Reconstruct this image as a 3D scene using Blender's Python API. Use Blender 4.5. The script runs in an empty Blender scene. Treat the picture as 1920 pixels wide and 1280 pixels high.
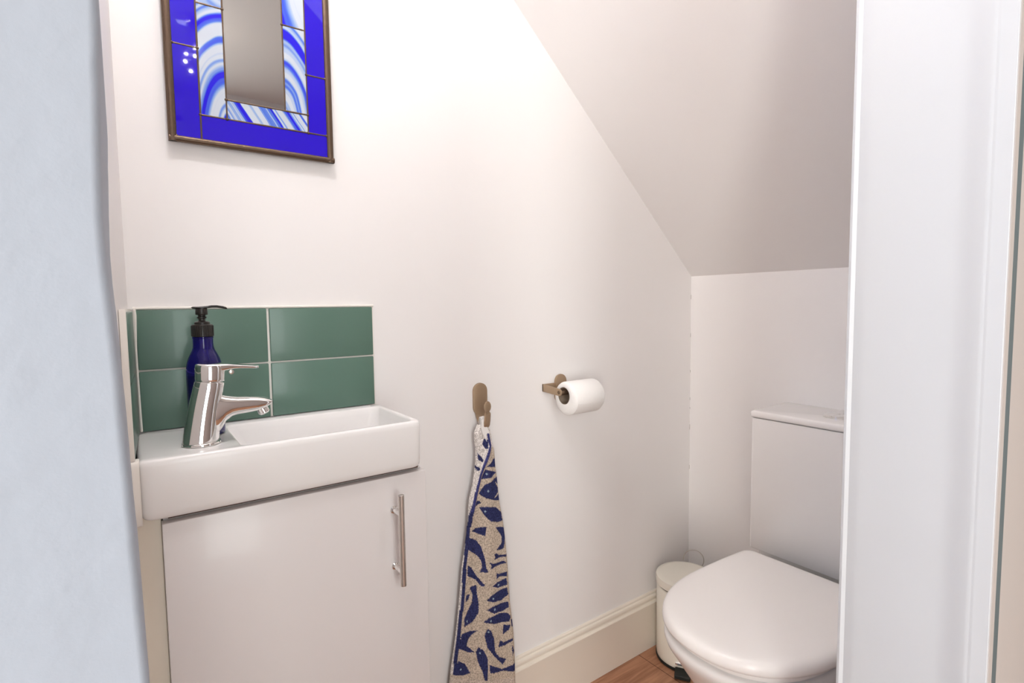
import bpy, bmesh, math, random
from mathutils import Vector, Matrix
random.seed(3)
S = bpy.context.scene
COL = S.collection

# ------------------------------------------------------------------ camera
def rig(yaw, pitch, roll):
    y, p, r = map(math.radians, (yaw, pitch, roll))
    F = Vector((math.sin(y)*math.cos(p), math.cos(y)*math.cos(p), math.sin(p)))
    Rt = Vector((math.cos(y), -math.sin(y), 0)); U = Rt.cross(F)
    R2 = math.cos(r)*Rt + math.sin(r)*U; U2 = -math.sin(r)*Rt + math.cos(r)*U
    return Matrix(((R2.x, U2.x, -F.x), (R2.y, U2.y, -F.y), (R2.z, U2.z, -F.z)))
cd = bpy.data.cameras.new('camera'); cam = bpy.data.objects.new('camera', cd); COL.objects.link(cam)
cam.matrix_world = Matrix.Translation((-.0087, -1.0637, 1.0652)) @ rig(35.6741, -3.9675, -.7288).to_4x4()
cd.sensor_width = 36; cd.lens = 1003.48/1920*36; cd.clip_start = .01
S.camera = cam

# ------------------------------------------------------------------ world, lights, exposure
w = bpy.data.worlds.new('world'); S.world = w; w.use_nodes = True
w.node_tree.nodes['Background'].inputs[0].default_value = (.80, .88, 1, 1)
w.node_tree.nodes['Background'].inputs[1].default_value = 1.0
S.view_settings.view_transform = 'Standard'; S.view_settings.look = 'None'
S.view_settings.gamma = 1; S.view_settings.use_curve_mapping = False
S.view_settings.exposure = .03
def light(name, kind, loc, energy, col, size, rot=None, sy=None):
    l = bpy.data.lights.new(name, kind); l.energy = energy; l.color = col
    if kind == 'AREA':
        l.size = size
        if sy: l.shape = 'RECTANGLE'; l.size_y = sy
    else: l.shadow_soft_size = size
    o = bpy.data.objects.new(name, l); COL.objects.link(o); o.location = loc
    if rot: o.rotation_euler = rot
    return o
# daylight coming through the hall window on the left
light('window_daylight', 'AREA', (-2.32, -1.55, 1.45), 20, (.08, .45, 1), 1.1, (0, math.radians(-90), 0), 1.5)
# added fill lights behind the camera, set in made-up rear window openings
light('rear_fill_left', 'AREA', (-1.75, -2.86, 1.30), 67, (1, 1, .95), .8, (math.radians(90), 0, 0), 1.9)
light('rear_fill_centre', 'AREA', (-.1, -2.86, 1.15), 24, (.96, 1, .97), .8, (math.radians(90), 0, 0), 1.9)
# spotlight under the closet ceiling
light('spot_lamp', 'POINT', (.12, -.48, 2.10), 10.2, (1, .99, 1), .03)

# ------------------------------------------------------------------ materials
def mat(name, col, rough=.5, metal=0, spec=.5, coat=0, bump=None, trans=0, ior=1.45):
    m = bpy.data.materials.new(name); m.use_nodes = True; nt = m.node_tree; b = nt.nodes['Principled BSDF']
    b.inputs['Base Color'].default_value = (*col, 1); b.inputs["Roughness"].default_value = rough
    b.inputs['Metallic'].default_value = metal; b.inputs['Specular IOR Level'].default_value = spec
    b.inputs['Coat Weight'].default_value = coat; b.inputs['Coat Roughness'].default_value = .015
    b.inputs['Transmission Weight'].default_value = trans; b.inputs['IOR'].default_value = ior
    if bump:
        sc, st, det = bump
        tc = nt.nodes.new('ShaderNodeTexCoord'); n = nt.nodes.new('ShaderNodeTexNoise'); bp = nt.nodes.new('ShaderNodeBump')
        n.inputs['Scale'].default_value = sc; n.inputs['Detail'].default_value = det
        bp.inputs['Strength'].default_value = st; bp.inputs['Distance'].default_value = .002
        nt.links.new(tc.outputs['Object'], n.inputs['Vector']); nt.links.new(n.outputs['Fac'], bp.inputs['Height'])
        nt.links.new(bp.outputs['Normal'], b.inputs['Normal'])
    return m
def s(r, g, b):     # sRGB 0-255 to linear
    f = lambda c: ((c/255+.055)/1.055)**2.4 if c > 10 else c/255/12.92
    return (f(r), f(g), f(b))
M = {}
M['wall'] = mat('wall_paint', s(242, 238, 236), .6, bump=(60, .06, 4))
M['hall_blue'] = mat('hall_blue_paint', s(173, 180, 191), .7, bump=(90, .25, 6))
M['hall'] = mat('hall_paint', s(203, 193, 186), .7, bump=(60, .1, 4))
M['gloss'] = mat('white_gloss_paint', s(207, 208, 209), .32, bump=(120, .05, 3))
M['skirt'] = mat('skirting_gloss', s(236, 226, 212), .3)
M['ceramic'] = mat('white_ceramic', s(246, 243, 241), .24, coat=.12)
M['plastic'] = mat('white_seat_plastic', s(251, 247, 244), .22)
M['cab'] = mat('cabinet_gloss_white', s(232, 226, 224), .25, coat=.15)
M['filler'] = mat('cream_filler', s(246, 236, 220), .5)
M['chrome'] = mat('chrome', (.86, .85, .84), .06, metal=1)
M['steel'] = mat('brushed_steel', (.62, .58, .54), .28, metal=1)
M['bronze'] = mat('champagne_bronze', s(172, 148, 122), .36, metal=.55)
M['screw'] = mat('screw_metal', s(120, 100, 82), .3, metal=.8)
M['came'] = mat('dark_patina_came', s(98, 80, 66), .38, metal=.75, bump=(220, .3, 3))
M['mirror'] = mat('mirror_silver', (.78, .82, .84), .02, metal=1)
M['cobalt'] = mat('cobalt_glass', s(42, 20, 190), .03, coat=.3)
M['tile'] = mat('green_glazed_tile', s(92, 120, 107), .3, coat=.12)
M['grout'] = mat('white_grout', s(240, 234, 226), .7)
M['black'] = mat('black_plastic', (.018, .014, .012), .3)
M['rubber'] = mat('black_rubber', (.012, .014, .012), .6)
M['shade_and_crack'] = mat('gap_shade_and_crack_brown', s(96, 70, 58), .8)  # dark brown for the painted gap shade and for the real cracks
M['bin'] = mat('bin_enamel', s(240, 235, 222), .25, coat=.3)
M['paper'] = mat('toilet_paper', s(246, 243, 240), .95, spec=.1)
M['card'] = mat('cardboard_core', s(140, 124, 108), .9, spec=.1)
M['loop'] = mat('cotton_tape', s(242, 238, 234), .9, spec=.1)
M['greystrip'] = mat('grey_strip', s(106, 118, 120), .55)
M['bulb'] = mat('bulb_glow', (1, 1, 1), .5)
bn = M['bulb'].node_tree.nodes['Principled BSDF']; bn.inputs['Emission Color'].default_value = (1, .88, .76, 1); bn.inputs['Emission Strength'].default_value = 90
M['lamp_glow'] = mat('downlight_glow', (1, 1, 1), .5)
bn = M['lamp_glow'].node_tree.nodes['Principled BSDF']; bn.inputs['Emission Color'].default_value = (1, .93, .86, 1); bn.inputs['Emission Strength'].default_value = 6
def glassmat(name, col, rough=.02):
    m = mat(name, col, rough, trans=.75, ior=1.5); return m
M['bottle'] = glassmat('cobalt_bottle_glass', s(38, 24, 150))

def nodes(m):
    nt = m.node_tree; return nt, nt.nodes['Principled BSDF'], (lambda t: nt.nodes.new('ShaderNode'+t)), (lambda a, b: nt.links.new(a, b))
def swirl(name, kind, cx=0, cz=0, sx=1.0, sz=1.0, scale=60, ph=0.0):
    """streaky white and blue art glass: bands around an arc centre, or slanted bars"""
    m = mat(name, (.8, .85, .9), .07, coat=.2); nt, b, N, L = nodes(m)
    tc = N('TexCoord'); sep = N('SeparateXYZ'); L(tc.outputs['Object'], sep.inputs[0])
    no = N('TexNoise'); no.inputs['Scale'].default_value = 14; no.inputs['Detail'].default_value = 2; L(tc.outputs['Object'], no.inputs['Vector'])
    def mth(op, a, v):
        n = N('Math'); n.operation = op
        for i, q in enumerate((a, v)):
            if isinstance(q, (int, float)): n.inputs[i].default_value = q
            else: L(q, n.inputs[i])
        return n.outputs[0]
    dx = mth('MULTIPLY', mth('SUBTRACT', sep.outputs[0], cx), sx); dz = mth('MULTIPLY', mth('SUBTRACT', sep.outputs[2], cz), sz)
    if kind == 'arc': d = mth('SQRT', mth('ADD', mth('MULTIPLY', dx, dx), mth('MULTIPLY', dz, dz)), 0)
    else: d = mth('ADD', dx, mth('MULTIPLY', mth('MULTIPLY', dz, dz), 2.0)); d = mth('ADD', d, dz)
    d = mth('ADD', d, mth('MULTIPLY', mth('SUBTRACT', no.outputs['Fac'], .5), .012))
    t = mth('ADD', mth('MULTIPLY', d, scale), ph)
    one = N('TexNoise'); one.noise_dimensions = '1D'; one.inputs['Scale'].default_value = 1; one.inputs['Detail'].default_value = 2.2; one.inputs['Roughness'].default_value = .55
    L(t, one.inputs['W'])
    r = N('ValToRGB'); cr = r.color_ramp
    cr.elements[0].position = .37; cr.elements[0].color = (*s(40, 30, 205), 1)
    cr.elements[1].position = .45; cr.elements[1].color = (*s(78, 112, 205), 1)
    e = cr.elements.new(.49); e.color = (*s(140, 165, 208), 1)
    e = cr.elements.new(.555); e.color = (*s(192, 200, 210), 1)
    L(one.outputs['Fac'], r.inputs[0]); L(r.outputs[0], b.inputs['Base Color'])
    return m

# oak-brown laminate floor
m = mat('floor_laminate', s(176, 128, 104), .4); nt, b, N, L = nodes(m)
tc = N('TexCoord'); mp = N('Mapping'); mp.inputs['Scale'].default_value = (2.2, 22, 1); L(tc.outputs['Object'], mp.inputs[0])
n1 = N('TexNoise'); n1.inputs['Scale'].default_value = 3; n1.inputs['Detail'].default_value = 8; n1.inputs['Distortion'].default_value = .6; L(mp.outputs[0], n1.inputs['Vector'])
r = N('ValToRGB'); r.color_ramp.elements[0].position = .3; r.color_ramp.elements[0].color = (*s(146, 98, 72), 1); r.color_ramp.elements[1].position = .7; r.color_ramp.elements[1].color = (*s(194, 144, 112), 1)
L(n1.outputs['Fac'], r.inputs[0])
br = N('TexBrick'); br.inputs['Scale'].default_value = 1; br.inputs['Brick Width'].default_value = 1.2; br.inputs['Row Height'].default_value = .24; br.inputs['Mortar Size'].default_value = .0012
br.inputs['Color1'].default_value = (1, 1, 1, 1); br.inputs['Color2'].default_value = (.88, .86, .84, 1); br.inputs['Mortar'].default_value = (.25, .16, .12, 1); L(tc.outputs['Object'], br.inputs['Vector'])
mx = N('MixRGB'); mx.blend_type = 'MULTIPLY'; mx.inputs[0].default_value = 1; L(r.outputs[0], mx.inputs[1]); L(br.outputs['Color'], mx.inputs[2]); L(mx.outputs[0], b.inputs['Base Color'])
M['floor'] = m
# embossed toilet paper
nt, b, N, L = nodes(M['paper']); tc = N('TexCoord'); v = N('TexVoronoi'); v.inputs['Scale'].default_value = 260; bp = N('Bump'); bp.inputs['Strength'].default_value = .35; bp.inputs['Distance'].default_value = .001
L(tc.outputs['Object'], v.inputs['Vector']); L(v.outputs['Distance'], bp.inputs['Height']); L(bp.outputs[0], b.inputs['Normal'])
# terry towel: woven colour pattern comes from the mesh's own colour layer
m = mat('terry_towel', (.5, .45, .4), 1, spec=.05); nt, b, N, L = nodes(m)
at = N('VertexColor'); at.layer_name = 'pattern'; tc = N('TexCoord')
no = N('TexNoise'); no.inputs['Scale'].default_value = 300; no.inputs['Detail'].default_value = 3; L(tc.outputs['Object'], no.inputs['Vector'])
rr = N('ValToRGB'); rr.color_ramp.elements[0].position = .35; rr.color_ramp.elements[0].color = (.52, .49, .46, 1); rr.color_ramp.elements[1].position = .62; rr.color_ramp.elements[1].color = (1.18, 1.17, 1.16, 1); L(no.outputs['Fac'], rr.inputs[0])
mx = N('MixRGB'); mx.blend_type = 'MULTIPLY'; mx.inputs[0].default_value = .8; L(at.outputs['Color'], mx.inputs[1]); L(rr.outputs[0], mx.inputs[2]); L(mx.outputs[0], b.inputs['Base Color'])
bp = N('Bump'); bp.inputs['Strength'].default_value = .9; bp.inputs['Distance'].default_value = .002; L(no.outputs['Fac'], bp.inputs['Height']); L(bp.outputs[0], b.inputs['Normal'])
M['towel'] = m

# ------------------------------------------------------------------ mesh helpers
class MB:
    def __init__(self): self.bm = bmesh.new()
    def box(self, x0, x1, y0, y1, z0, z1, bev=0, seg=2, fn=None):
        b = bmesh.new(); r = bmesh.ops.create_cube(b, size=1)
        for v in b.verts: v.co = Vector(((x0+x1)/2+v.co.x*(x1-x0), (y0+y1)/2+v.co.y*(y1-y0), (z0+z1)/2+v.co.z*(z1-z0)))
        if bev: bmesh.ops.bevel(b, geom=b.edges[:], offset=bev, segments=seg, profile=.5, affect='EDGES')
        if fn:
            for v in b.verts: v.co = fn(v.co)
        return self._merge(b)
    def _merge(self, b):
        me = bpy.data.meshes.new('t'); b.to_mesh(me); b.free(); self.bm.from_mesh(me); bpy.data.meshes.remove(me); return self
    def loft(self, rings, cap0=True, cap1=True, closed=True):
        bm = self.bm; R = [[bm.verts.new(p) for p in ring] for ring in rings]; n = len(R[0])
        for a, b in zip(R, R[1:]):
            for i in range(n if closed else n-1):
                j = (i+1) % n; bm.faces.new((a[i], a[j], b[j], b[i]))
        if cap0: bm.faces.new(R[0][::-1])
        if cap1: bm.faces.new(R[-1])
        return self
    def tube(self, pts, rad, n=12, cap=True):
        pts = [Vector(p) for p in pts]; rings = []; up = None
        for i, p in enumerate(pts):
            t = (pts[min(i+1, len(pts)-1)]-pts[max(i-1, 0)]).normalized()
            if up is None: up = t.orthogonal().normalized()
            up = (up-t*up.dot(t)).normalized(); sd = t.cross(up)
            r = rad[i] if isinstance(rad, (list, tuple)) else rad
            rings.append([p+up*r*math.cos(2*math.pi*k/n)+sd*r*math.sin(2*math.pi*k/n) for k in range(n)])
        return self.loft(rings, cap, cap)
    def lathe(self, c, prof, axis='z', n=48, cap=True):
        rings = []
        for r, h in prof:
            ring = []
            for k in range(n):
                a = 2*math.pi*k/n; u, v = r*math.cos(a), r*math.sin(a)
                d = {'z': (u, v, h), 'x': (h, u, v), 'y': (u, h, v)}[axis]
                ring.append(Vector(c)+Vector(d))
            rings.append(ring)
        return self.loft(rings, cap, cap)
    def prism(self, pts, axis, a, b, bev=0, seg=2):
        """polygon in the plane across axis, extruded from a to b"""
        bm = bmesh.new()
        P = {'y': lambda p, h: (p[0], h, p[1]), 'z': lambda p, h: (p[0], p[1], h), 'x': lambda p, h: (h, p[0], p[1])}[axis]
        A = [bm.verts.new(P(p, a)) for p in pts]; B = [bm.verts.new(P(p, b)) for p in pts]; n = len(pts)
        bm.faces.new(A[::-1]); bm.faces.new(B)
        for i in range(n): j = (i+1) % n; bm.faces.new((A[i], A[j], B[j], B[i]))
        bmesh.ops.recalc_face_normals(bm, faces=bm.faces[:])
        if bev:
            ed = [e for e in bm.edges if len(e.link_faces) == 2 and e.calc_face_angle() > .6]
            bmesh.ops.bevel(bm, geom=ed, offset=bev, segments=seg, profile=.5, affect='EDGES')
        return self._merge(bm)
    def build(self, name, material, parent=None, smooth=40, keep=False):
        bm = self.bm
        if not keep: bmesh.ops.recalc_face_normals(bm, faces=bm.faces[:])
        off = Vector((0, 0, 0)); p = parent
        while p is not None: off += p.location; p = p.parent
        for v in bm.verts: v.co -= off
        me = bpy.data.meshes.new(name); bm.to_mesh(me); bm.free(); me.materials.append(material)
        if smooth:
            for f in me.polygons: f.use_smooth = True
            me.set_sharp_from_angle(angle=math.radians(smooth))
        o = bpy.data.objects.new(name, me); COL.objects.link(o)
        if parent: o.parent = parent
        return o
def tag(o, label=None, cat=None, group=None, kind=None):
    for k, v in (('label', label), ('category', cat), ('group', group), ('kind', kind)):
        if v: o[k] = v
    return o
def thing(name, label, cat, loc):
    o = bpy.data.objects.new(name, None); COL.objects.link(o); o.location = loc; o.empty_display_size = .05
    return tag(o, label, cat)
def struct(o): o['kind'] = 'structure'; return o
def rrect(x0, x1, y0, y1, z, r, n=6):
    pts = []
    for cx, cy, a0 in ((x1-r, y1-r, 0), (x0+r, y1-r, 90), (x0+r, y0+r, 180), (x1-r, y0+r, 270)):
        for k in range(n+1):
            a = math.radians(a0+90*k/n); pts.append((cx+r*math.cos(a), cy+r*math.sin(a), z))
    return pts
def stadium(cx, cz, hw, z0, z1, n=12):
    pts = []
    for k in range(n+1): a = math.pi*k/n; pts.append((cx+hw*math.cos(a), z1-hw+hw*math.sin(a)))
    for k in range(n+1): a = math.pi+math.pi*k/n; pts.append((cx+hw*math.cos(a), z0+hw+hw*math.sin(a)))
    return pts

# towel outline rows (left x,z, right x,z) and woven motifs, in metres
FISH= [[(0.6529, 0.6896), (0.6803, 0.7064), (0.6837, 0.6804)], [(0.6385, 0.6609), (0.6503, 0.6836), (0.6835, 0.6694), (0.6639, 0.6612)], [(0.6328, 0.6284), (0.6496, 0.6477), (0.6702, 0.6533), (0.686, 0.6589), (0.6923, 0.5985), (0.6745, 0.6037), (0.649, 0.6161)], [(0.6334, 0.5967), (0.6537, 0.5942), (0.6794, 0.5859), (0.6937, 0.5713), (0.6986, 0.5475), (0.684, 0.5478), (0.6607, 0.5571), (0.6481, 0.5713)], [(0.621, 0.5997), (0.6237, 0.611), (0.6312, 0.6125), (0.6399, 0.6061), (0.631, 0.6027)], [(0.6439, 0.7443), (0.6479, 0.7566), (0.6592, 0.7526), (0.6588, 0.731), (0.6512, 0.7323)], [(0.6355, 0.7242), (0.6383, 0.7172), (0.6487, 0.7045), (0.6443, 0.6999), (0.6361, 0.7068)], [(0.6309, 0.6959), (0.6389, 0.6847), (0.6326, 0.6816)], [(0.6124, 0.5443), (0.6229, 0.5487), (0.6505, 0.5471), (0.6463, 0.5253), (0.6294, 0.5338)], [(0.6753, 0.5379), (0.693, 0.5345), (0.7085, 0.5272), (0.7074, 0.5172), (0.7018, 0.4794), (0.6896, 0.4779), (0.6767, 0.4824), (0.6849, 0.4874), (0.6947, 0.4937), (0.695, 0.5101), (0.6856, 0.5242)], [(0.6067, 0.53), (0.6246, 0.5192), (0.6366, 0.5018), (0.6435, 0.4757), (0.6463, 0.4526), (0.6516, 0.4359), (0.6308, 0.4424), (0.637, 0.4514), (0.6359, 0.4678), (0.6261, 0.4828), (0.6039, 0.5012)], [(0.667, 0.4758), (0.6775, 0.474), (0.6846, 0.467), (0.7094, 0.4614), (0.7093, 0.4556), (0.6845, 0.4608), (0.6686, 0.461), (0.6726, 0.4672)], [(0.6549, 0.459), (0.6699, 0.4516), (0.7013, 0.4484), (0.7086, 0.44), (0.6745, 0.444), (0.6569, 0.4424), (0.6604, 0.4496)], [(0.6757, 0.4272), (0.6838, 0.4206), (0.7097, 0.4179), (0.7095, 0.4062), (0.6861, 0.4136), (0.6754, 0.4108)], [(0.6009, 0.4664), (0.6119, 0.4551), (0.6229, 0.4356), (0.644, 0.4066), (0.6347, 0.4068), (0.6204, 0.4264), (0.599, 0.4411)], [(0.6608, 0.3991), (0.6762, 0.4023), (0.7079, 0.4025), (0.7101, 0.385), (0.6808, 0.3876)], [(0.6457, 0.3693), (0.6567, 0.3779), (0.6758, 0.3797), (0.709, 0.3791), (0.7122, 0.3591), (0.6899, 0.352), (0.6611, 0.3607)], [(0.6443, 0.3473), (0.6609, 0.3497), (0.6898, 0.3458), (0.7119, 0.3423), (0.7132, 0.3271), (0.6943, 0.3241), (0.6653, 0.3307)], [(0.6353, 0.3198), (0.651, 0.3264), (0.6845, 0.3234), (0.7115, 0.3129), (0.7188, 0.2996), (0.7136, 0.2901), (0.6696, 0.3038)], [(0.6042, 0.4116), (0.6224, 0.4136), (0.6234, 0.3931), (0.627, 0.3676), (0.6256, 0.3437), (0.6115, 0.3266), (0.5888, 0.3209), (0.5884, 0.3411), (0.5986, 0.3574), (0.6102, 0.3734), (0.6129, 0.3926)], [(0.5945, 0.3949), (0.6062, 0.3969), (0.6014, 0.3845), (0.5932, 0.3793)], [(0.5819, 0.3075), (0.5998, 0.3067), (0.6248, 0.3033), (0.6109, 0.2984), (0.5994, 0.2887), (0.5946, 0.2744), (0.6146, 0.2522), (0.5987, 0.2566), (0.5745, 0.2744)], [(0.6458, 0.3015), (0.6551, 0.2939), (0.6642, 0.2676), (0.666, 0.2376), (0.6802, 0.215), (0.7031, 0.1992), (0.692, 0.1889), (0.6776, 0.2076), (0.6634, 0.2261), (0.6449, 0.2544), (0.6384, 0.2858)], [(0.6231, 0.2631), (0.6354, 0.2519), (0.6444, 0.2297), (0.6448, 0.2004), (0.6424, 0.1743), (0.6354, 0.1774), (0.6307, 0.2023), (0.621, 0.227), (0.6169, 0.2533)], [(0.6962, 0.2889), (0.7185, 0.2806), (0.7133, 0.2698), (0.6933, 0.2647)], [(0.6833, 0.2559), (0.6954, 0.2448), (0.7229, 0.2438), (0.7254, 0.2373), (0.6977, 0.2354), (0.6782, 0.2403)], [(0.6488, 0.2112), (0.6725, 0.1929), (0.6894, 0.1794), (0.7118, 0.1763), (0.7352, 0.1751), (0.7348, 0.1513), (0.6918, 0.1741), (0.6722, 0.1795), (0.6507, 0.1887)], [(0.5717, 0.2475), (0.5892, 0.2321), (0.6022, 0.2062), (0.5863, 0.205), (0.5622, 0.2154)], [(0.7151, 0.3834), (0.7221, 0.3515), (0.7251, 0.3165), (0.717, 0.349)], [(0.7187, 0.2933), (0.7277, 0.2879), (0.7269, 0.2689), (0.7199, 0.2758)], [(0.7212, 0.2282), (0.7285, 0.2081), (0.7222, 0.1977)], [(0.7005, 0.5457), (0.7095, 0.529), (0.7048, 0.5137)], [(0.6952, 0.5778), (0.6985, 0.5749), (0.6992, 0.5543)]]
EYES= [(0.6553, 0.6313), (0.6538, 0.6726), (0.6475, 0.5844), (0.6636, 0.3685), (0.6679, 0.3398), (0.6555, 0.3165), (0.5967, 0.332), (0.6489, 0.2921), (0.626, 0.2483), (0.5778, 0.2236), (0.6818, 0.3943)]
GILL= [(0.6805, 0.6452), (0.6868, 0.6332), (0.6874, 0.6197), (0.6825, 0.613), (0.6759, 0.61)]
BIND= [(0.6582, 0.7653), (0.6636, 0.7367), (0.651, 0.6996), (0.6372, 0.6694), (0.6232, 0.6233), (0.6121, 0.578), (0.6069, 0.5339), (0.5953, 0.4588), (0.5872, 0.3814), (0.5764, 0.3063), (0.5617, 0.2163)]
ROWS= [(0.6395, 0.7882, 0.663, 0.7848), (0.6305, 0.7696, 0.6688, 0.7637), (0.6313, 0.7495, 0.6732, 0.7427), (0.6344, 0.729, 0.6789, 0.7214), (0.6338, 0.7091, 0.6806, 0.7006), (0.6316, 0.6894, 0.6824, 0.6797), (0.6282, 0.67, 0.6863, 0.6583), (0.6245, 0.6506, 0.6887, 0.6371), (0.6188, 0.6318, 0.691, 0.6158), (0.6132, 0.6129, 0.6938, 0.5944), (0.6111, 0.5933, 0.6982, 0.5724), (0.6092, 0.5737, 0.7027, 0.5503), (0.6074, 0.554, 0.7057, 0.5284), (0.6055, 0.5343, 0.7086, 0.5065), (0.6018, 0.5151, 0.7115, 0.4844), (0.598, 0.496, 0.7133, 0.4626), (0.5943, 0.4768, 0.7151, 0.4407), (0.5908, 0.4577, 0.7169, 0.4187), (0.5886, 0.4381, 0.7181, 0.3968), (0.5863, 0.4186, 0.7194, 0.3748), (0.5841, 0.399, 0.7207, 0.3527), (0.5818, 0.3795, 0.7223, 0.3304), (0.5792, 0.3601, 0.7252, 0.3076), (0.5766, 0.3407, 0.7282, 0.2847), (0.574, 0.3213, 0.7307, 0.2618), (0.5711, 0.302, 0.7321, 0.2393), (0.5677, 0.2829, 0.7334, 0.2167), (0.5642, 0.2639, 0.7344, 0.1941), (0.5608, 0.2448, 0.7347, 0.1718), (0.5574, 0.2258, 0.735, 0.1495), (0.5543, 0.2067, 0.7355, 0.1269), (0.5514, 0.1875, 0.7363, 0.1042), (0.5485, 0.1683, 0.737, 0.0814), (0.5457, 0.1491, 0.7378, 0.0586), (0.543, 0.1312, 0.7385, 0.0371)]

# ------------------------------------------------------------------ the setting
XR = 1.465; ZC = 1.147; SL = .924
XS = XR-(2.3-ZC)/SL          # where the slope meets the flat ceiling
HC = 2.4
struct(MB().box(-2.3, 2.4, -2.9, .1, -.05, 0).build('floor', M['floor'], smooth=0))
struct(MB().box(-.12, XR+.1, 0, .1, 0, HC).build('wall_back', M['wall'], smooth=0))
struct(MB().box(XR, XR+.1, -.9, 0, 0, HC).build('wall_right', M['wall'], smooth=0))
struct(MB().prism([(-.007, 0), (-.0185, -.215), (-.021, -.78), (-.12, -.78), (-.12, 0)], 'z', 0, HC).build('wall_left', M['wall'], smooth=0))
b = MB(); pr = [(-.12, 2.3), (XS-.03, 2.3), (XS-.008, 2.296), (XS+.012, 2.2875-.006), (XR, ZC), (XR, HC), (-.12, HC)]
b.prism(pr, 'y', -.78, 0); struct(b.build('ceiling', M['wall'], smooth=30))
# front wall with the doorway: right of the opening, and over it
b = MB(); b.box(.712, XR+.1, -.9, -.78, 0, HC); b.box(-.12, .712, -.9, -.78, 2.15, HC); struct(b.build('wall_front', M['hall'], smooth=0))
# hall wall left of the opening: uneven old plaster edge
prof = [(0, -.012), (.6, -.0110), (.90, -.0082), (.968, -.0087), (.985, -.0093), (1.0, -.0096), (1.02, -.0100), (1.04, -.0106), (1.052, -.0108), (1.0626, -.0113), (1.075, -.0119), (1.088, -.0121), (1.105, -.0117), (1.12, -.0111), (1.138, -.0104), (1.2, -.0105), (1.6, -.012), (2.12, -.012)]
b = MB(); rings = []
def edge_x(z):
    for (z0, x0), (z1, x1) in zip(prof, prof[1:]):
        if z0 <= z <= z1: return x0+(x1-x0)*(z-z0)/(z1-z0)
    return prof[-1][1]
zs = [0, .3, .6, .8]+[.9+.004*i for i in range(80)]+[1.25, 1.5, 1.8, 2.0, 2.4]
for z in zs:
    x = edge_x(z)+(random.uniform(-1, 1)*.00006 if .9 < z < 1.22 else 0)
    rings.append([(x-.0022, -.9, z), (x-.0008, -.8993, z), (x-.0001, -.8975, z), (x, -.895, z), (x-.001, -.782, z), (-1.4, -.782, z), (-1.4, -.9, z)])
b.loft(rings); struct(b.build('wall_hall_left', M['hall_blue'], smooth=50))
# rest of the hall
b = MB(); b.box(XR+.1, 2.4, -.9, -.78, 0, HC); struct(b.build('wall_hall_far', M['hall'], smooth=0))
b = MB(); b.box(-2.3, -2.2, -2.9, -2.1, 0, HC); b.box(-2.3, -2.2, -1.0, -.782, 0, HC); b.box(-2.3, -2.2, -2.1, -1.0, 0, .9); b.box(-2.3, -2.2, -2.1, -1.0, 2.15, HC); b.box(-2.2, -1.4, -.9, -.782, 0, HC)
struct(b.build('wall_hall_end', M['hall'], smooth=0))
b = MB(); b.box(-1.33, -.52, -2.9, -2.8, .18, 2.22); b.box(.32, 2.3, -2.9, -2.8, .18, 2.22); b.box(-2.2, 2.3, -2.9, -2.8, 0, .18); b.box(-2.2, 2.3, -2.9, -2.8, 2.22, HC); struct(b.build('wall_hall_back', M['hall'], smooth=0))
b = MB(); b.box(2.3, 2.4, -2.8, -.9, 0, HC); struct(b.build('wall_hall_right', M['hall'], smooth=0))
b = MB(); b.box(-2.3, 2.4, -2.9, -.782, HC, HC+.06); struct(b.build('ceiling', M['hall'], smooth=0))
# window frame in the hall end wall
t = bpy.data.objects.new('window_1', None); COL.objects.link(t); t.location = (-2.25, -1.55, .9); struct(t)
b = MB()
for y0, y1, z0, z1 in ((-2.1, -2.05, .9, 2.15), (-1.05, -1.0, .9, 2.15), (-2.05, -1.05, .9, .95), (-2.05, -1.05, 2.1, 2.15), (-1.565, -1.535, .95, 2.1)): b.box(-2.27, -2.21, y0, y1, z0, z1)
b.build('window_frame', M['gloss'], t, smooth=0)

for n_, xa, xb in ((2, -2.18, -1.33), (3, -.52, .32)):  # unseen window frames, added around the rear fill lights
    t = bpy.data.objects.new('window_%d' % n_, None); COL.objects.link(t); t.location = ((xa+xb)/2, -2.84, .18); struct(t)
    b = MB()
    for x0, x1, z0, z1 in ((xa, xa+.03, .18, 2.22), (xb-.03, xb, .18, 2.22), (xa, xb, .18, .21), (xa, xb, 2.19, 2.22)): b.box(x0, x1, -2.84, -2.80, z0, z1)
    b.build('window_frame', M['gloss'], t, smooth=0)

# skirting with moulded top, back wall and right wall
sk = [(0, .168), (-.005, .168), (-.0068, .1665), (-.0074, .1635), (-.0070, .1612), (-.0086, .1602), (-.0112, .1590), (-.0128, .1560), (-.0130, .1525), (-.0120, .1485), (-.0110, .1455), (-.0118, .1428), (-.0150, .1412), (-.0178, .1405), (-.0185, .1390), (-.0180, .1370), (-.018, 0), (0, 0)]
b = MB(); b.loft([[(x, y, z) for y, z in sk] for x in (.43, XR-.018)]); struct(b.build('baseboard_back', M['skirt'], smooth=30))
b = MB(); b.loft([[(XR+y, yy, z) for y, z in sk] for yy in (0, -.295)]); struct(b.build('baseboard_right', M['skirt'], smooth=30))
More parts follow.
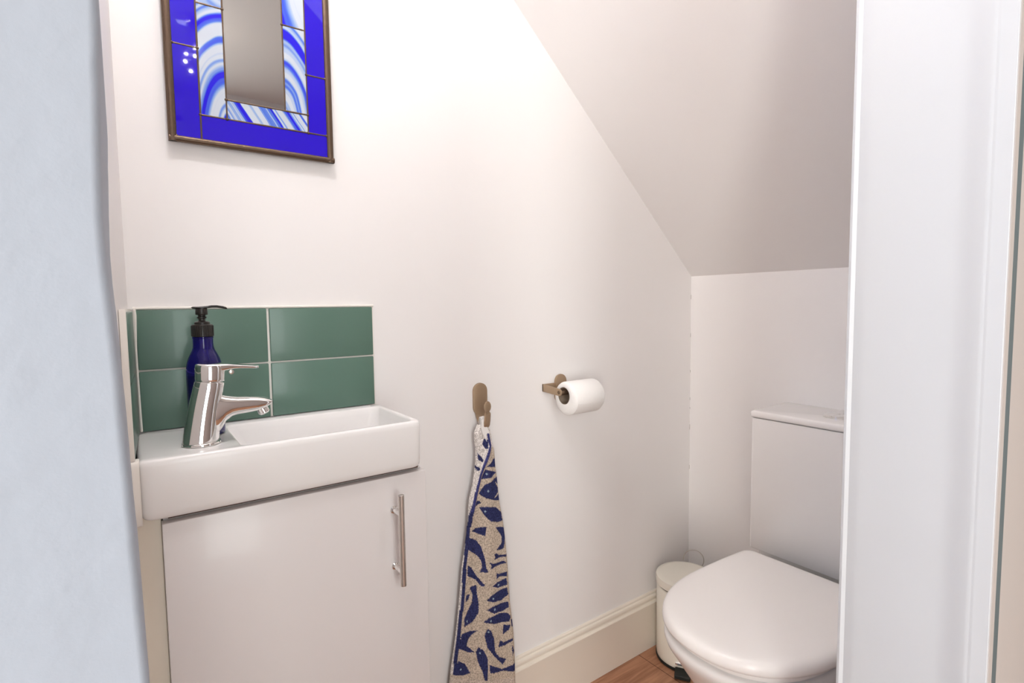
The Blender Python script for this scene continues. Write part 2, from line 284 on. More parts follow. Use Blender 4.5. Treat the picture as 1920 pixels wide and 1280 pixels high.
# doorway lining and architrave, right side: one moulded section standing full height
sec = [(.712, -.7745), (.698, -.7745), (.6935, -.7765), (.6925, -.7795), (.6935, -.7815), (.6945, -.7835), (.6925, -.7915), (.6915, -.797), (.6915, -.874), (.6912, -.879), (.6902, -.885), (.6886, -.8915), (.6872, -.8970), (.6866, -.9005), (.6863, -.9030), (.6865, -.9040), (.6865, -.9052), (.6862, -.9062), (.6863, -.9075), (.6863, -.9195), (.6868, -.9202), (.712, -.9202)]
b = MB(); b.prism(sec, 'z', 0, 2.15); struct(b.build('trim_1', M['gloss'], smooth=25))
b = MB(); b.prism([(.6885, -.9202), (.6885, -.9210), (.7015, -.9210), (.7015, -.9202)], 'z', 0, 2.15); struct(b.build('trim_2', M['hall'], smooth=0))
b = MB(); b.box(.7120, .7180, -.9190, -.9, 0, 2.15); b.box(.7015, .7174, -.9211, -.9185, 0, 2.15); struct(b.build('trim_3', M['greystrip'], smooth=0))  # narrow dark grey strip beside the architrave
b = MB(); b.box(.7174, .86, -.9208, -.9, 0, 2.2, .0006); struct(b.build('trim_4', M['hall'], smooth=0))
# hairline cracks where the closet walls meet
b = MB()
z = .52
while z < 1.12:
    l = random.uniform(.004, .03); x = XR-random.uniform(.0002, .0008); b.box(x-.0004, x, -.0006, -.0001, z, min(z+l, 1.13)); z += l+random.uniform(.02, .12)
struct(b.build('trim_6', M['shade_and_crack'], smooth=0))
b = MB(); b.box(-.011, .7, -.9, -.78, 2.12, 2.15, .002); struct(b.build('trim_5', M['gloss'], smooth=0))

# ------------------------------------------------------------------ lamps
t = thing('spotlight', 'small chrome spotlight on a short stem under the closet ceiling', 'ceiling light', (.09, -.43, 2.3))
b = MB(); b.lathe((.09, -.43, 0), [(.0005, 2.30), (.040, 2.30), (.040, 2.288), (.037, 2.285), (.006, 2.283), (.006, 2.19), (.020, 2.187), (.024, 2.18), (.028, 2.148), (.026, 2.148), (.020, 2.176), (.0005, 2.178)]); b.build('fitting', M['chrome'], t)
MB().lathe((.09, -.43, 0), [(.0005, 2.150), (.024, 2.151), (.022, 2.158), (.0005, 2.158)]).build('lens', M['lamp_glow'], t)
t = thing('pendant_cluster', 'small cluster of five round bulbs on thin stems hanging in the hall', 'ceiling light', (.29, -1.92, HC))
MB().lathe((.29, -1.92, 0), [(.05, HC), (.05, HC-.02), (.04, HC-.028), (.006, HC-.03), (.006, HC-.06), (.012, HC-.065), (.012, HC-.075)]).build('canopy', M['chrome'], t)
for dx, dy, dz in ((.022, .02, .055), (-.012, -.02, .03), (.018, .03, .004), (-.020, .01, -.028), (.004, -.03, -.058)):
    c = Vector((.29+dx, -1.92+dy, 2.225+dz*.8)); MB().tube([(.29, -1.92, HC-.07), c+Vector((0, 0, .008))], .0018).build('stem', M['chrome'], t)
    MB().lathe(c, [(.001, -.007), (.0045, -.0052), (.0068, -.002), (.007, .0005), (.006, .0035), (.003, .006)], n=20).build('bulb', M['bulb'], t)

# ------------------------------------------------------------------ splashback
t = thing('tile_splashback', 'green glazed tile splashback with white grout behind the basin', 'splashback', (.2, -.004, .863))
b = MB(); b.box(0, .4015, -.0045, 0, .8632, 1.0665, .0008)
b.prism([(-.0068, -.001), (-.0026, -.001), (-.0118, -.200), (-.0150, -.200)], 'z', .8632, 1.0655)
b.tube([(-.001, -.006, 1.0662), (.4015, -.006, 1.0662)], .0024, 8)
b.tube([(.0015, -.0075, .8655), (.001, -.0075, .93), (.0005, -.0075, 1.0), (.0012, -.0075, 1.055), (.0015, -.0075, 1.0655)], [.0022, .0016, .0016, .0034, .0022], 8)
b.build('grout', M['grout'], t)
b = MB()
for i in range(2):
    for k in range(2):
        b.box(.0024+i*.2, .1984+i*.2, -.0086, -.0042, .9660 if k else .8640, 1.0635 if k else .9628, .0016, 3)
b.build('wall_tiles', M['tile'], t)
b = MB()
for z0, z1 in ((.8655, .9620), (.9655, 1.0615)):
    b.prism([(-.0010, -.010), (-.0040, -.010), (-.0135, -.198), (-.0092, -.198)], 'z', z0, z1, .0006)
b.build('side_tiles', M['tile'], t)
b = MB(); b.prism([(-.0175, -.196), (-.0093, -.200), (-.0100, -.2035), (-.0175, -.2035)], 'z', .8632, 1.0655, .0008)
b.build('edge_bead', M['grout'], t)

# ------------------------------------------------------------------ basin
t = thing('wash_basin', 'narrow white ceramic cloakroom basin with tap ledge on top of the vanity unit', 'wash basin', (.2, -.1, .778))
b = MB(); R = []
x0, x1, y0, y1 = -.0070, .4070, -.2105, -.0062
for z, ins, r in ((.7785, .006, .012), (.7795, .0035, .014), (.783, .001, .016), (.79, .0003, .016), (.853, -.0, .015), (.8588, .0008, .015), (.8616, .0028, .0145), (.8628, .0055, .014)):
    R.append(rrect(x0+ins, x1-ins, y0+ins*.8+(.0035 if z < .8 else 0)*(.8-z)/.02, y1-min(ins, .003), z, r))
bx = (.118, .3945, -.2005, -.032)
for z, ins, r in ((.8628, -.0015, .016), (.8620, .0002, .015), (.8595, .0020, .015), (.85, .0045, .016), (.83, .009, .02), (.81, .016, .026), (.8, .026, .03), (.797, .045, .03)):
    R.append(rrect(bx[0]+ins*1.3, bx[1]-ins, bx[2]+ins*.8, bx[3]-ins, z, r))
b.loft(R); b.build('bowl', M['ceramic'], t, smooth=50)
b = MB(); b.loft([rrect(-.0200+i_, -.0052, -.2060+i_, -.186, z, .003) for z, i_ in ((.7740, .002), (.7765, .0005), (.800, 0), (.855, 0), (.8605, .001), (.8628, .003))])
b.build('sealant_bead', M['grout'], t, smooth=60)
MB().lathe((.25, -.112, 0), [(.0005, .7985), (.016, .7985), (.021, .7995), (.022, .7975)], n=32).build('drain', M['chrome'], t)
b = MB(); b.box(.1175, .1215, -.196, -.178, .838, .8465, .0015); b.build('overflow_slot', M['chrome'], t)

# ------------------------------------------------------------------ tap
t = thing('mixer_tap', 'chrome single lever mixer tap on the left ledge of the basin', 'tap', (.0715, -.152, .863))
cx, cy = .0715, -.152
MB().lathe((cx+.001, cy, 0), [(.0250, .8630), (.0262, .8645), (.0256, .8668), (.0235, .8680), (.020, .8680)], n=40).build('base_ring', M['chrome'], t)
def ell(x, y, z, a, bb, n=36, p=2.3, tilt=0):
    o = []
    for k in range(n):
        q = 2*math.pi*k/n; c_, s_ = math.cos(q), math.sin(q)
        u = a*math.copysign(abs(c_)**(2/p), c_); v = bb*math.copysign(abs(s_)**(2/p), s_)
        o.append((x+u, y+v, z+tilt*u))
    return o
def lerp(a, b_, f): return a+(b_-a)*f
b = MB(); R = []
for i in range(13):
    f = i/12; z = .8675+.087*f
    R.append(ell(cx+.0160*f-.0015*math.sin(f*3.1), cy, z, lerp(.0235, .0205, f)+.001*(1-f)**4, lerp(.0215, .0190, f), tilt=-.10*f))
R.append(ell(cx+.0161, cy, .9560, .0196, .0182, tilt=-.10))
b.loft(R)
# spout growing out of the front of the body, curved belly
def yz(x, zc, hy, hz, n=36, p=2.6):
    o = []
    for k in range(n):
        q = 2*math.pi*k/n; c_, s_ = math.cos(q), math.sin(q)
        o.append((x, cy+hy*math.copysign(abs(c_)**(2/p), c_), zc+hz*math.copysign(abs(s_)**(2/p), s_)))
    return o
R = []
for x, zt, zb, hy in ((.078, .9440, .872, .0165), (.086, .943, .873, .0170), (.094, .9405, .876, .0172), (.100, .9370, .884, .0170), (.1055, .9340, .8940, .0168), (.114, .9318, .9005, .0165), (.122, .9302, .9022, .0160), (.135, .9290, .9030, .0155), (.150, .9268, .9045, .0147), (.160, .9245, .9070, .0140), (.167, .9220, .9110, .0130), (.171, .9195, .9145, .0110)):
    R.append(yz(x, (zt+zb)/2, hy, (zt-zb)/2))
b.loft(R); b.build('body', M['chrome'], t, smooth=60)
b = MB(); R = []
for z, a_ in ((.9567, .0180), (.9575, .0188), (.9600, .0190), (.9700, .0192), (.9760, .0194), (.9800, .0190), (.9822, .0175), (.9828, .0150)):
    R.append(ell(cx+.0165+(z-.9567)*.05, cy, z, a_*1.06, a_*1.0, tilt=-.06))
b.loft(R)
R = []
for x, zt, th, hy in ((.088, .9826, .012, .0165), (.100, .9826, .0125, .0165), (.110, .9820, .0105, .0158), (.118, .9805, .0075, .0148), (.128, .9788, .0058, .0140), (.140, .9772, .0052, .0132), (.1500, .9760, .0050, .0124), (.1535, .9756, .0040, .0110)):
    R.append(yz(x, zt-th/2, hy, th/2, p=4))
b.loft(R); b.build('lever', M['chrome'], t, smooth=60)
MB().lathe((.1145, cy-.0163, .9695), [(.0036, -.0004), (.0036, -.0012), (.0028, -.0016), (.0005, -.0016)], axis='y', n=20).build('temperature_dot', M['steel'], t)
o = MB().lathe((0, 0, 0), [(.0085, .004), (.0088, -.004), (.0070, -.0062), (.006, -.0050)], n=24)
for v in o.bm.verts:
    v.co = Matrix.Rotation(math.radians(-24), 3, 'Y') @ v.co + Vector((.1590, cy, .9045))
o.build('aerator', M['chrome'], t)

# ------------------------------------------------------------------ soap bottle
cx, cy = .0875, -.088
t = thing('soap_bottle', 'cobalt blue glass soap bottle with black pump behind the tap', 'soap dispenser', (cx, cy, .863))
pr = [(.001, .8655), (.0215, .8640), (.0245, .8650), (.0258, .8675), (.0258, .955), (.0256, .968), (.0246, .977), (.0222, .986), (.0188, .9935), (.0160, .999), (.0147, 1.004), (.0143, 1.010), (.0143, 1.0175), (.0150, 1.0182), (.0150, 1.0200), (.012, 1.0205)]
MB().lathe((cx, cy, 0), pr, n=56).build('bottle_body', M['bottle'], t)
MB().lathe((cx, cy, 0), [(.001, .8685), (.0225, .8685), (.0230, .875), (.0230, .960), (.001, .9605)], n=40).build('liquid_soap', mat('soap', s(20, 12, 90), .2), t)
b = MB().lathe((cx, cy, 0), [(.0146, 1.0203), (.0152, 1.0208), (.0152, 1.0385), (.0144, 1.0395), (.0118, 1.0398), (.0112, 1.0402), (.0108, 1.0430), (.0090, 1.0445), (.0062, 1.0448), (.0050, 1.0460), (.0048, 1.0500)], n=40)
for k in range(36):
    a = k*math.pi/18; c = Vector((cx+.0152*math.cos(a), cy+.0152*math.sin(a), 0)); b.tube([c+Vector((0, 0, 1.0215)), c+Vector((0, 0, 1.0378))], .0006, 6)
b.build('pump_collar', M['black'], t)
b = MB().lathe((cx, cy, 0), [(.0048, 1.0490), (.0068, 1.0500), (.0068, 1.0515), (.0052, 1.0525), (.0052, 1.0545), (.0082, 1.0550), (.0086, 1.0560), (.0086, 1.0640), (.0075, 1.0660), (.004, 1.0668)], n=32)
R = []
for x, z, hy, hz in ((-.0135, 1.0674, .0040, .0008), (-.0115, 1.0674, .0065, .0017), (-.004, 1.0670, .0085, .0020), (.006, 1.0678, .0075, .0020), (.014, 1.0690, .0048, .0020), (.022, 1.0690, .0040, .0020), (.030, 1.0676, .0036, .0020), (.0345, 1.0662, .0032, .0019), (.0360, 1.0655, .0022, .0012)):
    R.append([(cx+x, cy+hy*math.cos(k*math.pi/8), z-.001+hz*math.sin(k*math.pi/8)) for k in range(16)])
b.loft(R); b.build('pump_head', M['black'], t, smooth=50)

# ------------------------------------------------------------------ vanity
t = thing('vanity_unit', 'white gloss vanity cupboard under the basin with steel bar handle', 'cabinet', (.2, -.1, 0))
b = MB(); b.box(.018, .4140, -.180, -.002, .10, .7715); b.box(.03, .40, -.155, -.14, 0, .10)
b.build('carcass', M['cab'], t, smooth=0)
b = MB(); b.box(-.0150, .0158, -.178, -.150, 0, .7775, .0006); b.build('filler_panel', M['filler'], t, smooth=0)
b = MB(); b.box(.024, .409, -.182, -.010, .7705, .7780); b.build('gap_shade_strip', M['shade_and_crack'], t, smooth=0)  # dark strip, paints the shadow line between basin and door
d = MB().box(.0160, .4150, -.2000, -.1815, .10, .7695, .0012, 3).build('door', M['cab'], t)
h = MB().tube([(.3518, -.2350, .5880), (.3518, -.2350, .5886), (.3518, -.2350, .7464), (.3518, -.2350, .7470)], [.0042, .0050, .0050, .0042], 24).build('handle', M['steel'], d)
for z in (.7110, .6100):
    MB().lathe((.3522, 0, z), [(.0065, -.2000), (.0065, -.2025), (.0040, -.2040), (.0040, -.2320)], axis='y', n=24).build('handle_mount', M['chrome'], d)

# ------------------------------------------------------------------ stained glass mirror
GX = [.0608, .0730, .1085, .1483, .2440, .2835, .3172, .3290]; ZT = 1.93; ZB = 1.3395
t = thing('stained_glass_mirror', 'hanging mirror framed in cobalt blue and swirled white leaded glass', 'mirror', (.195, -.01, ZB))
ym = -.0130
def pane(x0, x1, z0, z1, m, name, dy=0): return MB().box(x0, x1, ym-.0015+dy, ym+.0015+dy, z0, z1).build(name, m, t, smooth=0)
pane(GX[3], GX[4], 1.421, ZT-.08, M['mirror'], 'mirror_glass')['label'] = 'plain silvered mirror pane'
zl = [ZB+.006, 1.4965, 1.655, 1.79, ZT-.05]
for z0, z1 in zip(zl, zl[1:]): pane(GX[1]-.002, GX[2], z0, z1, M['cobalt'], 'blue_pane')
zr = [1.3885, 1.4935, 1.65, 1.79, ZT-.05]
for z0, z1 in zip(zr, zr[1:]): pane(GX[5], GX[6]+.002, z0, z1, M['cobalt'], 'blue_pane')
pane(GX[2], GX[6]+.002, ZB+.006, 1.3885, M['cobalt'], 'blue_pane'); pane(GX[1]-.002, GX[6]+.002, ZT-.05, ZT-.006, M['cobalt'], 'blue_pane')
base = Vector((.195, -.01, ZB))
def ob(x, z): return (x-base.x, z-base.z)
ox, oz = ob(.152, 1.378); pane(GX[2], GX[3], 1.3885, 1.570, swirl('swirl_left', 'arc', ox, oz, 1.9, .85, 34, 3.1), 'swirl_pane')
ox, oz = ob(.238, 1.40); pane(GX[4], GX[5], 1.421, 1.5720, swirl('swirl_right', 'arc', ox, oz, 1.9, .85, 32, 8.3), 'swirl_pane')
ox, oz = ob(.20, 1.41); pane(GX[3], GX[5], 1.3885, 1.421, swirl('swirl_bottom', 'bar', ox, oz, 1.5, 1, 48, 1.7), 'swirl_pane')
ox, oz = ob(.15, 1.9); pane(GX[2], GX[3], 1.570, 1.72, swirl('swirl_upper', 'arc', ox, oz, 1.9, .5, 24, 5.2), 'swirl_pane')
ox, oz = ob(.32, 1.75); pane(GX[4], GX[5], 1.572, 1.72, swirl('swirl_upper_right', 'arc', ox, oz, 1.2, .4, 30, 2.2), 'swirl_pane')
pane(GX[2], GX[3], 1.72, ZT-.05, swirl('swirl_top', 'arc', 0, .3, 1, 1, 50, 1.2), 'swirl_pane'); pane(GX[4], GX[5], 1.72, ZT-.05, swirl('swirl_top_right', 'arc', .1, .3, 1, 1, 50, 4.2), 'swirl_pane'); pane(GX[3], GX[4], ZT-.08, ZT-.05, swirl('swirl_top_mid', 'bar', 0, .5, 1, 1, 70, 4.2), 'swirl_pane')
b = MB(); r = .0018
def ln(xa, za, xb, zb, rr=r):
    n = 14; P = []
    for i in range(n+1):
        f = i/n; P.append((lerp(xa, xb, f), ym-.0005, lerp(za, zb, f)))
    b.tube(P, [rr*random.uniform(.85, 1.15) for _ in P], 8)
ln(GX[2], ZB+.004, GX[2], ZT-.05); ln(GX[3], 1.3885, GX[3], ZT-.05); ln(GX[4], 1.421, GX[4], ZT-.05); ln(GX[5], 1.3885, GX[5], ZT-.05)
ln(GX[2], 1.3885, GX[6], 1.3885); ln(GX[3], 1.421, GX[5], 1.421); ln(GX[1], ZT-.05, GX[6], ZT-.05); ln(GX[3], ZT-.08, GX[4], ZT-.08)
for z in zl[1:-1]: ln(GX[1]-.002, z, GX[2], z)
for z in zr[1:-1]: ln(GX[5], z, GX[6]+.002, z)
ln(GX[2], 1.570, GX[3], 1.570); ln(GX[2], 1.72, GX[3], 1.72); ln(GX[4], 1.572, GX[5], 1.572); ln(GX[4], 1.72, GX[5], 1.72)
for x, z in ((GX[1]-.001, 1.4965), (GX[1]-.001, ZB+.009), (GX[2], ZB+.006), (GX[6]+.001, 1.4935), (GX[6], 1.3885), (GX[2], 1.3885), (GX[3], 1.3885), (GX[3], 1.421), (GX[5], 1.3885), (GX[5], 1.421), (GX[4], 1.572), (GX[3], 1.570), (GX[2], 1.4965), (GX[5], 1.4935)):
    b.lathe((x, ym-.0008, z), [(.0004, -.0026), (.0020, -.0020), (.0028, -.0006), (.0028, .001)], axis='y', n=14)
b.build('lead_lines', M['came'], t, smooth=60)
b = MB()
def came(cx_, cz_, dx, dz, hw):     # half-round channel, n across
    return
def bar(p, q, nx, nz, hw):
    prof_ = [(-hw, .0035), (-hw, -.0012), (-hw*.82, -.0032), (-hw*.4, -.0044), (0, -.0048), (hw*.4, -.0044), (hw*.82, -.0032), (hw, -.0012), (hw, .0035)]
    b.loft([[(c[0]+nx*u, ym+v, c[1]+nz*u) for u, v in prof_] for c in (p, q)])
hw = .0061
bar((GX[0]+hw, ZB), (GX[0]+hw, ZT), 1, 0, hw); bar((GX[7]-hw, ZB), (GX[7]-hw, ZT), 1, 0, hw)
bar((GX[0]+.001, ZB+.005), (GX[7]+.001, ZB+.005), 0, 1, .005); bar((GX[0], ZT-.005), (GX[7], ZT-.005), 0, 1, .005)
b.build('outer_frame', M['came'], t, smooth=60)
b = MB(); b.box(.12, .27, ym+.0017, -.0002, 1.45, 1.80); b.build('backing_board', M['card'], t, smooth=0)

# ------------------------------------------------------------------ towel hook and roll holder
t = thing('towel_hook', 'bronze wall hook with rounded plate carrying the fish towel', 'hook', (.657, -.004, .85))
b = MB(); b.prism(stadium(.6570, 0, .0185, .806, .8820), 'y', -.008, -.0003, .0008, 2); b.build('wall_plate', M['bronze'], t)
b = MB(); R = []
for y, z, hw_ in ((-.004, .815, .013), (-.009, .799, .0115), (-.014, .787, .0095), (-.021, .7795, .0085), (-.028, .7800, .008), (-.034, .7880, .008), (-.037, .800, .0078), (-.0385, .815, .0078)):
    R.append([(.6555+u*hw_, y-v*.6, z-v*.8) for u, v in ((-1, -.002), (-.8, -.0032), (.8, -.0032), (1, -.002), (1, .002), (.8, .0032), (-.8, .0032), (-1, .002))])
b.loft(R); b.build('prong', M['bronze'], t)
b = MB(); b.prism([(.6545+.0092*math.cos(k*math.pi/16), .8310+.0128*math.sin(k*math.pi/16)) for k in range(32)], 'y', -.0415, -.0370, .0012, 2)
b.prism([(.6500, .800), (.6590, .800), (.6600, .825), (.6490, .825)], 'y', -.0400, -.0372); b.build('tip', M['bronze'], t)

t = thing('toilet_roll_holder', 'bronze wall bracket holding the toilet roll', 'toilet roll holder', (.90, -.004, .85))
b = MB(); b.prism(stadium(.9070, 0, .0185, .806, .8815), 'y', -.0075, -.0003, .0008, 2); b.box(.8480, .9070, -.0050, -.0003, .8410, .8600, .001)
b.build('wall_plate', M['bronze'], t)
arm = [(-.0005, .8410), (-.0005, .8605)]+[(-.0660+.0088*math.cos(a), .8465+.0088*math.sin(a)) for a in [math.pi/2+math.pi*k/10 for k in range(11)]]
MB().prism(arm, 'x', .8480, .8515, .0006, 2).build('arm', M['bronze'], t)
MB().lathe((.8480, -.0655, .8465), [(.0045, 0), (.0045, -.0006), (.0036, -.0010), (.0028, -.0004), (.0018, -.0004), (.0012, -.0010), (.0003, -.0010)], axis='x', n=24).build('screw', M['screw'], t)
MB().lathe((0, -.0660, .8445), [(.0002, .8515), (.0060, .8515), (.0060, .9745), (.0078, .9750), (.0088, .9765), (.0088, .9785), (.0002, .9795)], axis='x', n=24).build('spindle', M['screw'], t)
RY, RZ = -.0660, .8290
t = thing('toilet_roll', 'white embossed toilet roll on the bronze holder', 'toilet roll', (.915, RY, RZ))
b = MB(); R = []
for h_, ra, ec in ((.8690, .0215, 1), (.8672, .0219, 1), (.8665, .0235, 1), (.8668, .0290, .8), (.8685, .0360, .4), (.8710, .0402, .1), (.8740, .0422, 0), (.9620, .0422, 0), (.9670, .0402, .1), (.9680, .0360, .4), (.9680, .0235, 1), (.9670, .0215, 1), (.8690, .0215, 1)):
    R.append([(h_, RY+.004*ec+ra*math.cos(2*math.pi*k/64), RZ+.0065*ec+ra*math.sin(2*math.pi*k/64)) for k in range(64)])
b.loft(R, False, False)
b.build('paper', M['paper'], t, smooth=40)
MB().lathe((0, RY+.004, RZ+.0065), [(.0214, .8680), (.0214, .9670), (.0203, .9670), (.0203, .8680), (.0214, .8680)], axis='x', cap=False).build('core', M['card'], t)

# ------------------------------------------------------------------ towel
def inside(x, z, P):
    c = False; j = len(P)-1
    for i in range(len(P)):
        if (P[i][1] > z) != (P[j][1] > z) and x < (P[j][0]-P[i][0])*(z-P[i][1])/(P[j][1]-P[i][1])+P[i][0]: c = not c
        j = i
    return c
t = thing('hand_towel', 'terry hand towel patterned with navy fish, hanging bunched from the hook', 'towel', (.656, -.03, .15))
NU, NV = 110, 470
BB = [(min(p[0] for p in P), max(p[0] for p in P), min(p[1] for p in P), max(p[1] for p in P)) for P in FISH]
navy = s(58, 62, 104); tan_ = s(208, 193, 177); white = s(238, 232, 228); bindc = s(72, 74, 128); eyec = s(176, 196, 214)
def bindx(z):
    for (xa, za), (xb, zb) in zip(BIND, BIND[1:]):
        if zb <= z <= za: return xa+(xb-xa)*(z-za)/(zb-za)
    return None
def dseg(x, z, P):
    m_ = 9
    for (xa, za), (xb, zb) in zip(P, P[1:]):
        dx, dz = xb-xa, zb-za; f = max(0, min(1, ((x-xa)*dx+(z-za)*dz)/(dx*dx+dz*dz))); m_ = min(m_, math.hypot(x-xa-dx*f, z-za-dz*f))
    return m_
bm = bmesh.new(); grid = []; cols = []
for j in range(NV+1):
    f = j/NV*(len(ROWS)-1); i = min(int(f), len(ROWS)-2); f -= i
    xl, zl_, xr, zr_ = [lerp(ROWS[i][k], ROWS[i+1][k], f) for k in range(4)]
    tt = j/NV; row = []
    for k in range(NU+1):
        u = k/NU; x = lerp(xl, xr, u); z = lerp(zl_, zr_, u)
        amp = .0035+.0045*tt
        y = -.030-amp*(math.cos((u-.55)*math.pi*2.0)*.6+.35*math.cos(u*11+1.5*tt))*min(1, tt*8)
        bx_ = bindx(z)
        edge = min(u, 1-u)
        y += .010*max(0, 1-edge/.08)**2                      # edges roll back towards the wall
        if bx_ is not None and tt < .35: y -= .004*math.exp(-((x-bx_)/.004)**2)   # raised folded hem
        jx, jz = x+random.gauss(0, .00035), z+random.gauss(0, .00035)
        c = tan_
        if bx_ is not None and x < bx_-.002: c = white
        for P, q in zip(FISH, BB):
            if q[0] <= jx <= q[1] and q[2] <= jz <= q[3] and inside(jx, jz, P): c = navy; break
        if c is navy:
            for ex, ez in EYES:
                if math.hypot(jx-ex, (jz-ez)) < .0022: c = eyec
            if dseg(jx, jz, GILL) < .0014: c = tan_
        wb = lerp(.0022, .0048, min(1, tt*1.3))
        if bx_ is not None and -.0012 < x-(bx_-.001) < wb: c = bindc if tt < .3 else navy
        if tt < .075 and c is tan_: c = white
        if z < .2105-(x-.5559)*.42: c = s(214, 200, 188)     # plain hem band
        row.append(bm.verts.new((x, y, z))); cols.append(c)
    grid.append(row)
for a, c_ in zip(grid, grid[1:]):
    for k in range(NU): bm.faces.new((a[k], a[k+1], c_[k+1], c_[k]))
b = MB(); b.bm.free(); b.bm = bm
o = b.build('terry_cloth', M['towel'], t, smooth=0)
for p in o.data.polygons: p.use_smooth = True
ca = o.data.color_attributes.new('pattern', 'FLOAT_COLOR', 'POINT')
for i, c in enumerate(cols): ca.data[i].color = (*c, 1)
sd = o.modifiers.new('thickness', 'SOLIDIFY'); sd.thickness = .005; sd.offset = 0
# hanging loop of white tape over the prong
b = MB(); P = [(-.0265, .788, .6475), (-.027, .7985, .6485), (-.0245, .8055, .650), (-.0195, .8050, .650), (-.0155, .792, .6505), (-.0185, .775, .652), (-.024, .764, .6535)]
R = [[(x_-.0058, y_, z_), (x_+.0058, y_+.0012, z_+.001), (x_+.0058, y_+.0002, z_), (x_-.0058, y_-.0012, z_-.001)] for y_, z_, x_ in P]
b.loft(R)
P = [(-.0300, .802, .6500), (-.0325, .795, .6490), (-.0335, .782, .6485), (-.0335, .770, .6520), (-.0330, .757, .6570), (-.0330, .748, .6590)]
R = [[(x_-hw_, y_, z_), (x_+hw_, y_+.001, z_), (x_+hw_, y_-.0002, z_), (x_-hw_, y_-.0015, z_)] for (y_, z_, x_), hw_ in zip(P, (.0060, .0075, .0085, .0095, .0070, .0045))]
b.loft(R)
b.build('hanging_loop', M['loop'], t, smooth=60)['label'] = 'white cotton tape loop'

# ------------------------------------------------------------------ toilet
CY = -.485
t = thing('toilet', 'white close coupled toilet with closed seat lid and boxy cistern', 'toilet', (1.15, CY, 0))
def dshape(x0, xm, x1, hw_, z, hwb=None, p=2.35, n=40, dz=lambda x, y: 0):
    """D outline: nose at x0, widest at xm, straight back at x1"""
    hwb = hwb or hw_*.97; o = []
    for k in range(n+1):                    # nose half
        a = -math.pi/2-math.pi*k/n; c_, s_ = math.cos(a), math.sin(a)
        o.append((xm+(xm-x0)*math.copysign(abs(c_)**(2/p), c_), CY+hw_*math.copysign(abs(s_)**(2/p), s_)))
    rb = .02
    for k in range(1, 8): f = k/8; o.append((lerp(xm, x1-rb, f), CY+lerp(hw_, hwb, f*f)))
    for k in range(7): a = math.pi/2*(1-k/6); o.append((x1-rb+rb*math.cos(a), CY+hwb-rb+rb*math.sin(a)))
    for k in range(7): a = -math.pi/2*k/6; o.append((x1-rb+rb*math.cos(a), CY-hwb+rb+rb*math.sin(a)))
    for k in range(7, 0, -1): f = k/8; o.append((lerp(xm, x1-rb, f), CY-lerp(hw_, hwb, f*f)))
    return [(x, y, z+dz(x, y)) for x, y in o]
# pan
b = MB(); R = []
for z, x0, xm, x1, hw_, hb in ((0, 1.00, 1.14, 1.40, .100, .098), (.02, .998, 1.14, 1.40, .102, .10), (.06, 1.00, 1.14, 1.41, .098, .10), (.14, .98, 1.13, 1.43, .104, .105), (.20, .945, 1.11, 1.445, .117, .115), (.26, .905, 1.09, 1.455, .135, .13), (.31, .870, 1.07, 1.462, .150, .145), (.345, .846, 1.06, 1.462, .160, .155), (.362, .834, 1.05, 1.462, .165, .160), (.376, .828, 1.05, 1.462, .168, .163), (.386, .829, 1.05, 1.460, .167, .162), (.3915, .836, 1.05, 1.455, .161, .158)):
    R.append(dshape(x0, xm, x1, hw_, z, hb))
R.append(dshape(.875, 1.05, 1.24, .115, .3915, .115)); R.append(dshape(.89, 1.05, 1.23, .10, .36, .10)); R.append(dshape(.95, 1.05, 1.18, .06, .22, .06))
b.loft(R); b.build('pan', M['ceramic'], t, smooth=50)
b = MB(); b.loft([dshape(.840, 1.05, 1.240, .156, .3925), dshape(.836, 1.05, 1.242, .160, .3950), dshape(.836, 1.05, 1.242, .160, .4040), dshape(.840, 1.05, 1.240, .157, .4090)]); b.build('seat', M['plastic'], t, smooth=50)
b = MB(); R = []
for z, i_ in ((.4085, .006), (.4092, .0025), (.4110, .0005), (.4150, 0), (.4215, .0008), (.4270, .003), (.4310, .007), (.4335, .0125), (.4350, .021), (.4358, .034), (.4366, .06), (.4372, .10)):
    R.append(dshape(.8190+i_, 1.05, 1.2560-i_*.35, .1750-i_, z, .166-i_, p=2.2))
b.loft(R); b.build('lid', M['plastic'], t, smooth=50)
for y in (CY-.075, CY+.075): MB().lathe((1.262, y, .392), [(.014, 0), (.014, .012), (.011, .016), (.001, .017)], n=24).build('hinge', M['chrome'], t)
c = MB(); cx0, cx1, cy0, cy1 = 1.2870, 1.4640, -.675, -.3150
c.loft([rrect(cx0+.035, cx1, cy0+.008, cy1-.005, .388, .005), rrect(cx0+.035, cx1, cy0+.008, cy1-.005, .4228, .01), rrect(cx0+.002, cx1, cy0+.002, cy1-.002, .4232, .006), rrect(cx0, cx1, cy0, cy1, .4255, .005), rrect(cx0, cx1, cy0, cy1, .7665, .005)])
c.build('cistern', M['ceramic'], t, smooth=50)
c = MB(); c.loft([rrect(cx0+.006, cx1, cy0+.006, cy1-.006, .7655, .006), rrect(cx0+.006, cx1, cy0+.006, cy1-.006, .7690, .006), rrect(cx0-.003, cx1, cy0-.003, cy1+.003, .7695, .008), rrect(cx0-.0045, cx1, cy0-.0045, cy1+.0045, .7715, .009), rrect(cx0-.0045, cx1, cy0-.0045, cy1+.0045, .7805, .009), rrect(cx0-.003, cx1, cy0-.003, cy1+.003, .7838, .008), rrect(cx0+.001, cx1-.002, cy0+.001, cy1-.001, .7850, .008)])
cl = c.build('cistern_lid', M['ceramic'], t, smooth=50)
b = MB().lathe((1.362, CY, .785), [(.0275, 0), (.0275, .0028), (.0262, .0040), (.0245, .0042)], n=40)
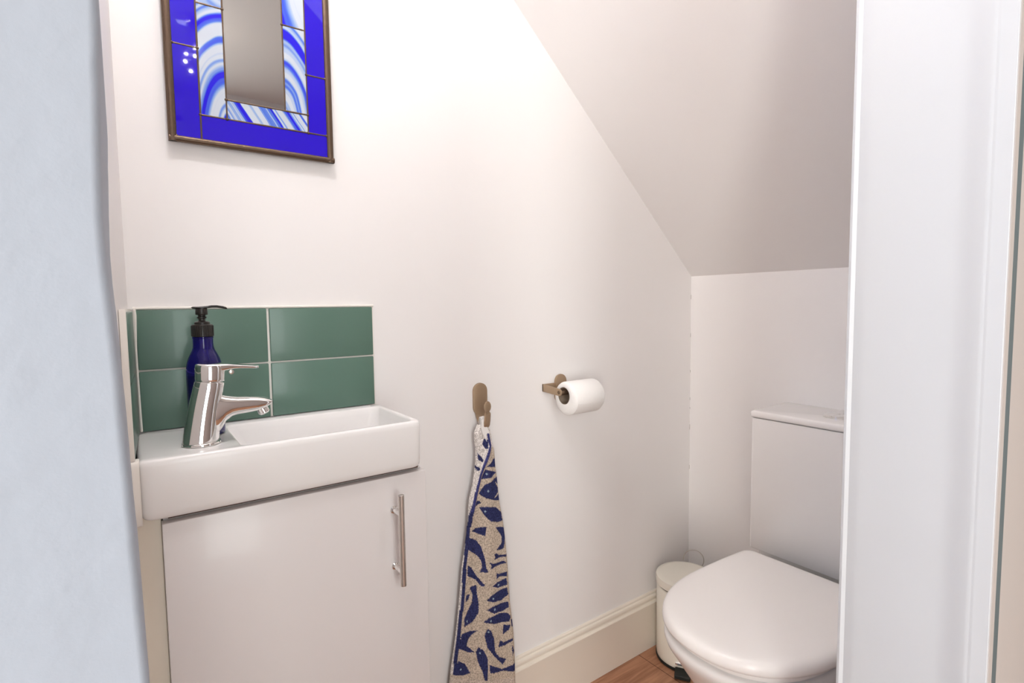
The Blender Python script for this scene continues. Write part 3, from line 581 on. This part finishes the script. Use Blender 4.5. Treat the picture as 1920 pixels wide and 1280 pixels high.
b.lathe((1.362, CY, .785), [(.0235, .0), (.0235, .0046), (.0225, .0054), (.0005, .0056)], n=40); b.box(1.3615-.0225, 1.3615+.0225, CY-.0006, CY+.0006, .7902, .7908)
b.build('flush_button', M['chrome'], cl)

# ------------------------------------------------------------------ pedal bin
bx_, by_ = 1.3060, -.1060; RB = .0835
t = thing('pedal_bin', 'small white round pedal bin in the corner beside the toilet', 'pedal bin', (bx_, by_, 0))
MB().lathe((bx_, by_, 0), [(.001, .004), (RB-.004, .004), (RB-.001, .008), (RB, .02), (RB, .222), (RB-.003, .226), (.001, .226)], n=64).build('body', M['bin'], t)
MB().lathe((bx_, by_, 0), [(.001, 0), (RB-.004, 0), (RB+.0012, .003), (RB+.0012, .010), (RB-.002, .011)], n=64).build('base_ring', M['rubber'], t)
MB().lathe((bx_, by_, 0), [(RB-.004, .226), (RB-.0025, .2262), (RB-.0025, .2305), (RB-.005, .231)], n=64).build('rim', M['rubber'], t)
MB().lathe((bx_, by_, 0), [(.001, .2312), (RB+.001, .2308), (RB+.0030, .2325), (RB+.0030, .2480), (RB+.0015, .2535), (RB-.004, .2565), (RB-.015, .2580), (.001, .2595)], n=64).build('lid', M['bin'], t)
d = Vector((-.62, -.45, 0)).normalized(); d = Vector((-.84, -.54, 0)).normalized(); sd_ = Vector((-d.y, d.x, 0))
b = MB(); R = []
c0 = Vector((bx_, by_, 0))
def pt(f, u, z): return c0+d*f+sd_*u+Vector((0, 0, z))
R = [[pt(f, -w_, z0), pt(f, w_, z0), pt(f, w_, z1), pt(f, -w_, z1)] for f, w_, z0, z1 in ((RB+.001, .020, .012, .018), (RB+.006, .0215, .008, .018), (RB+.030, .0215, .004, .0145), (RB+.034, .020, .005, .012))]
b.loft(R); b.build('pedal', M['rubber'], t, smooth=20)
b = MB(); R = [[pt(f, -w_, z0), pt(f, w_, z0), pt(f, w_, z1), pt(f, -w_, z1)] for f, w_, z0, z1 in ((RB-.006, .021, .030, .034), (RB+.0035, .021, .027, .031), (RB+.0045, .018, .026, .029))]
b.loft(R); b.build('pedal_slot_guard', M['chrome'], t, smooth=20)
hc = Vector((1.392, -.072, 0)); hd = Vector((.62, -.785, 0))
b = MB(); P = []
for k in range(25):
    a = math.pi*(1.22-1.44*k/24); P.append(hc+hd*(.030*math.cos(a))+Vector((0, 0, .262+.031*math.sin(a))))
P = [P[0]-Vector((.02, 0, .012))]+P+[P[-1]-Vector((.02, 0, .012))]
b.tube(P, .0013, 8); b.build('wire_handle', M['steel'], t)
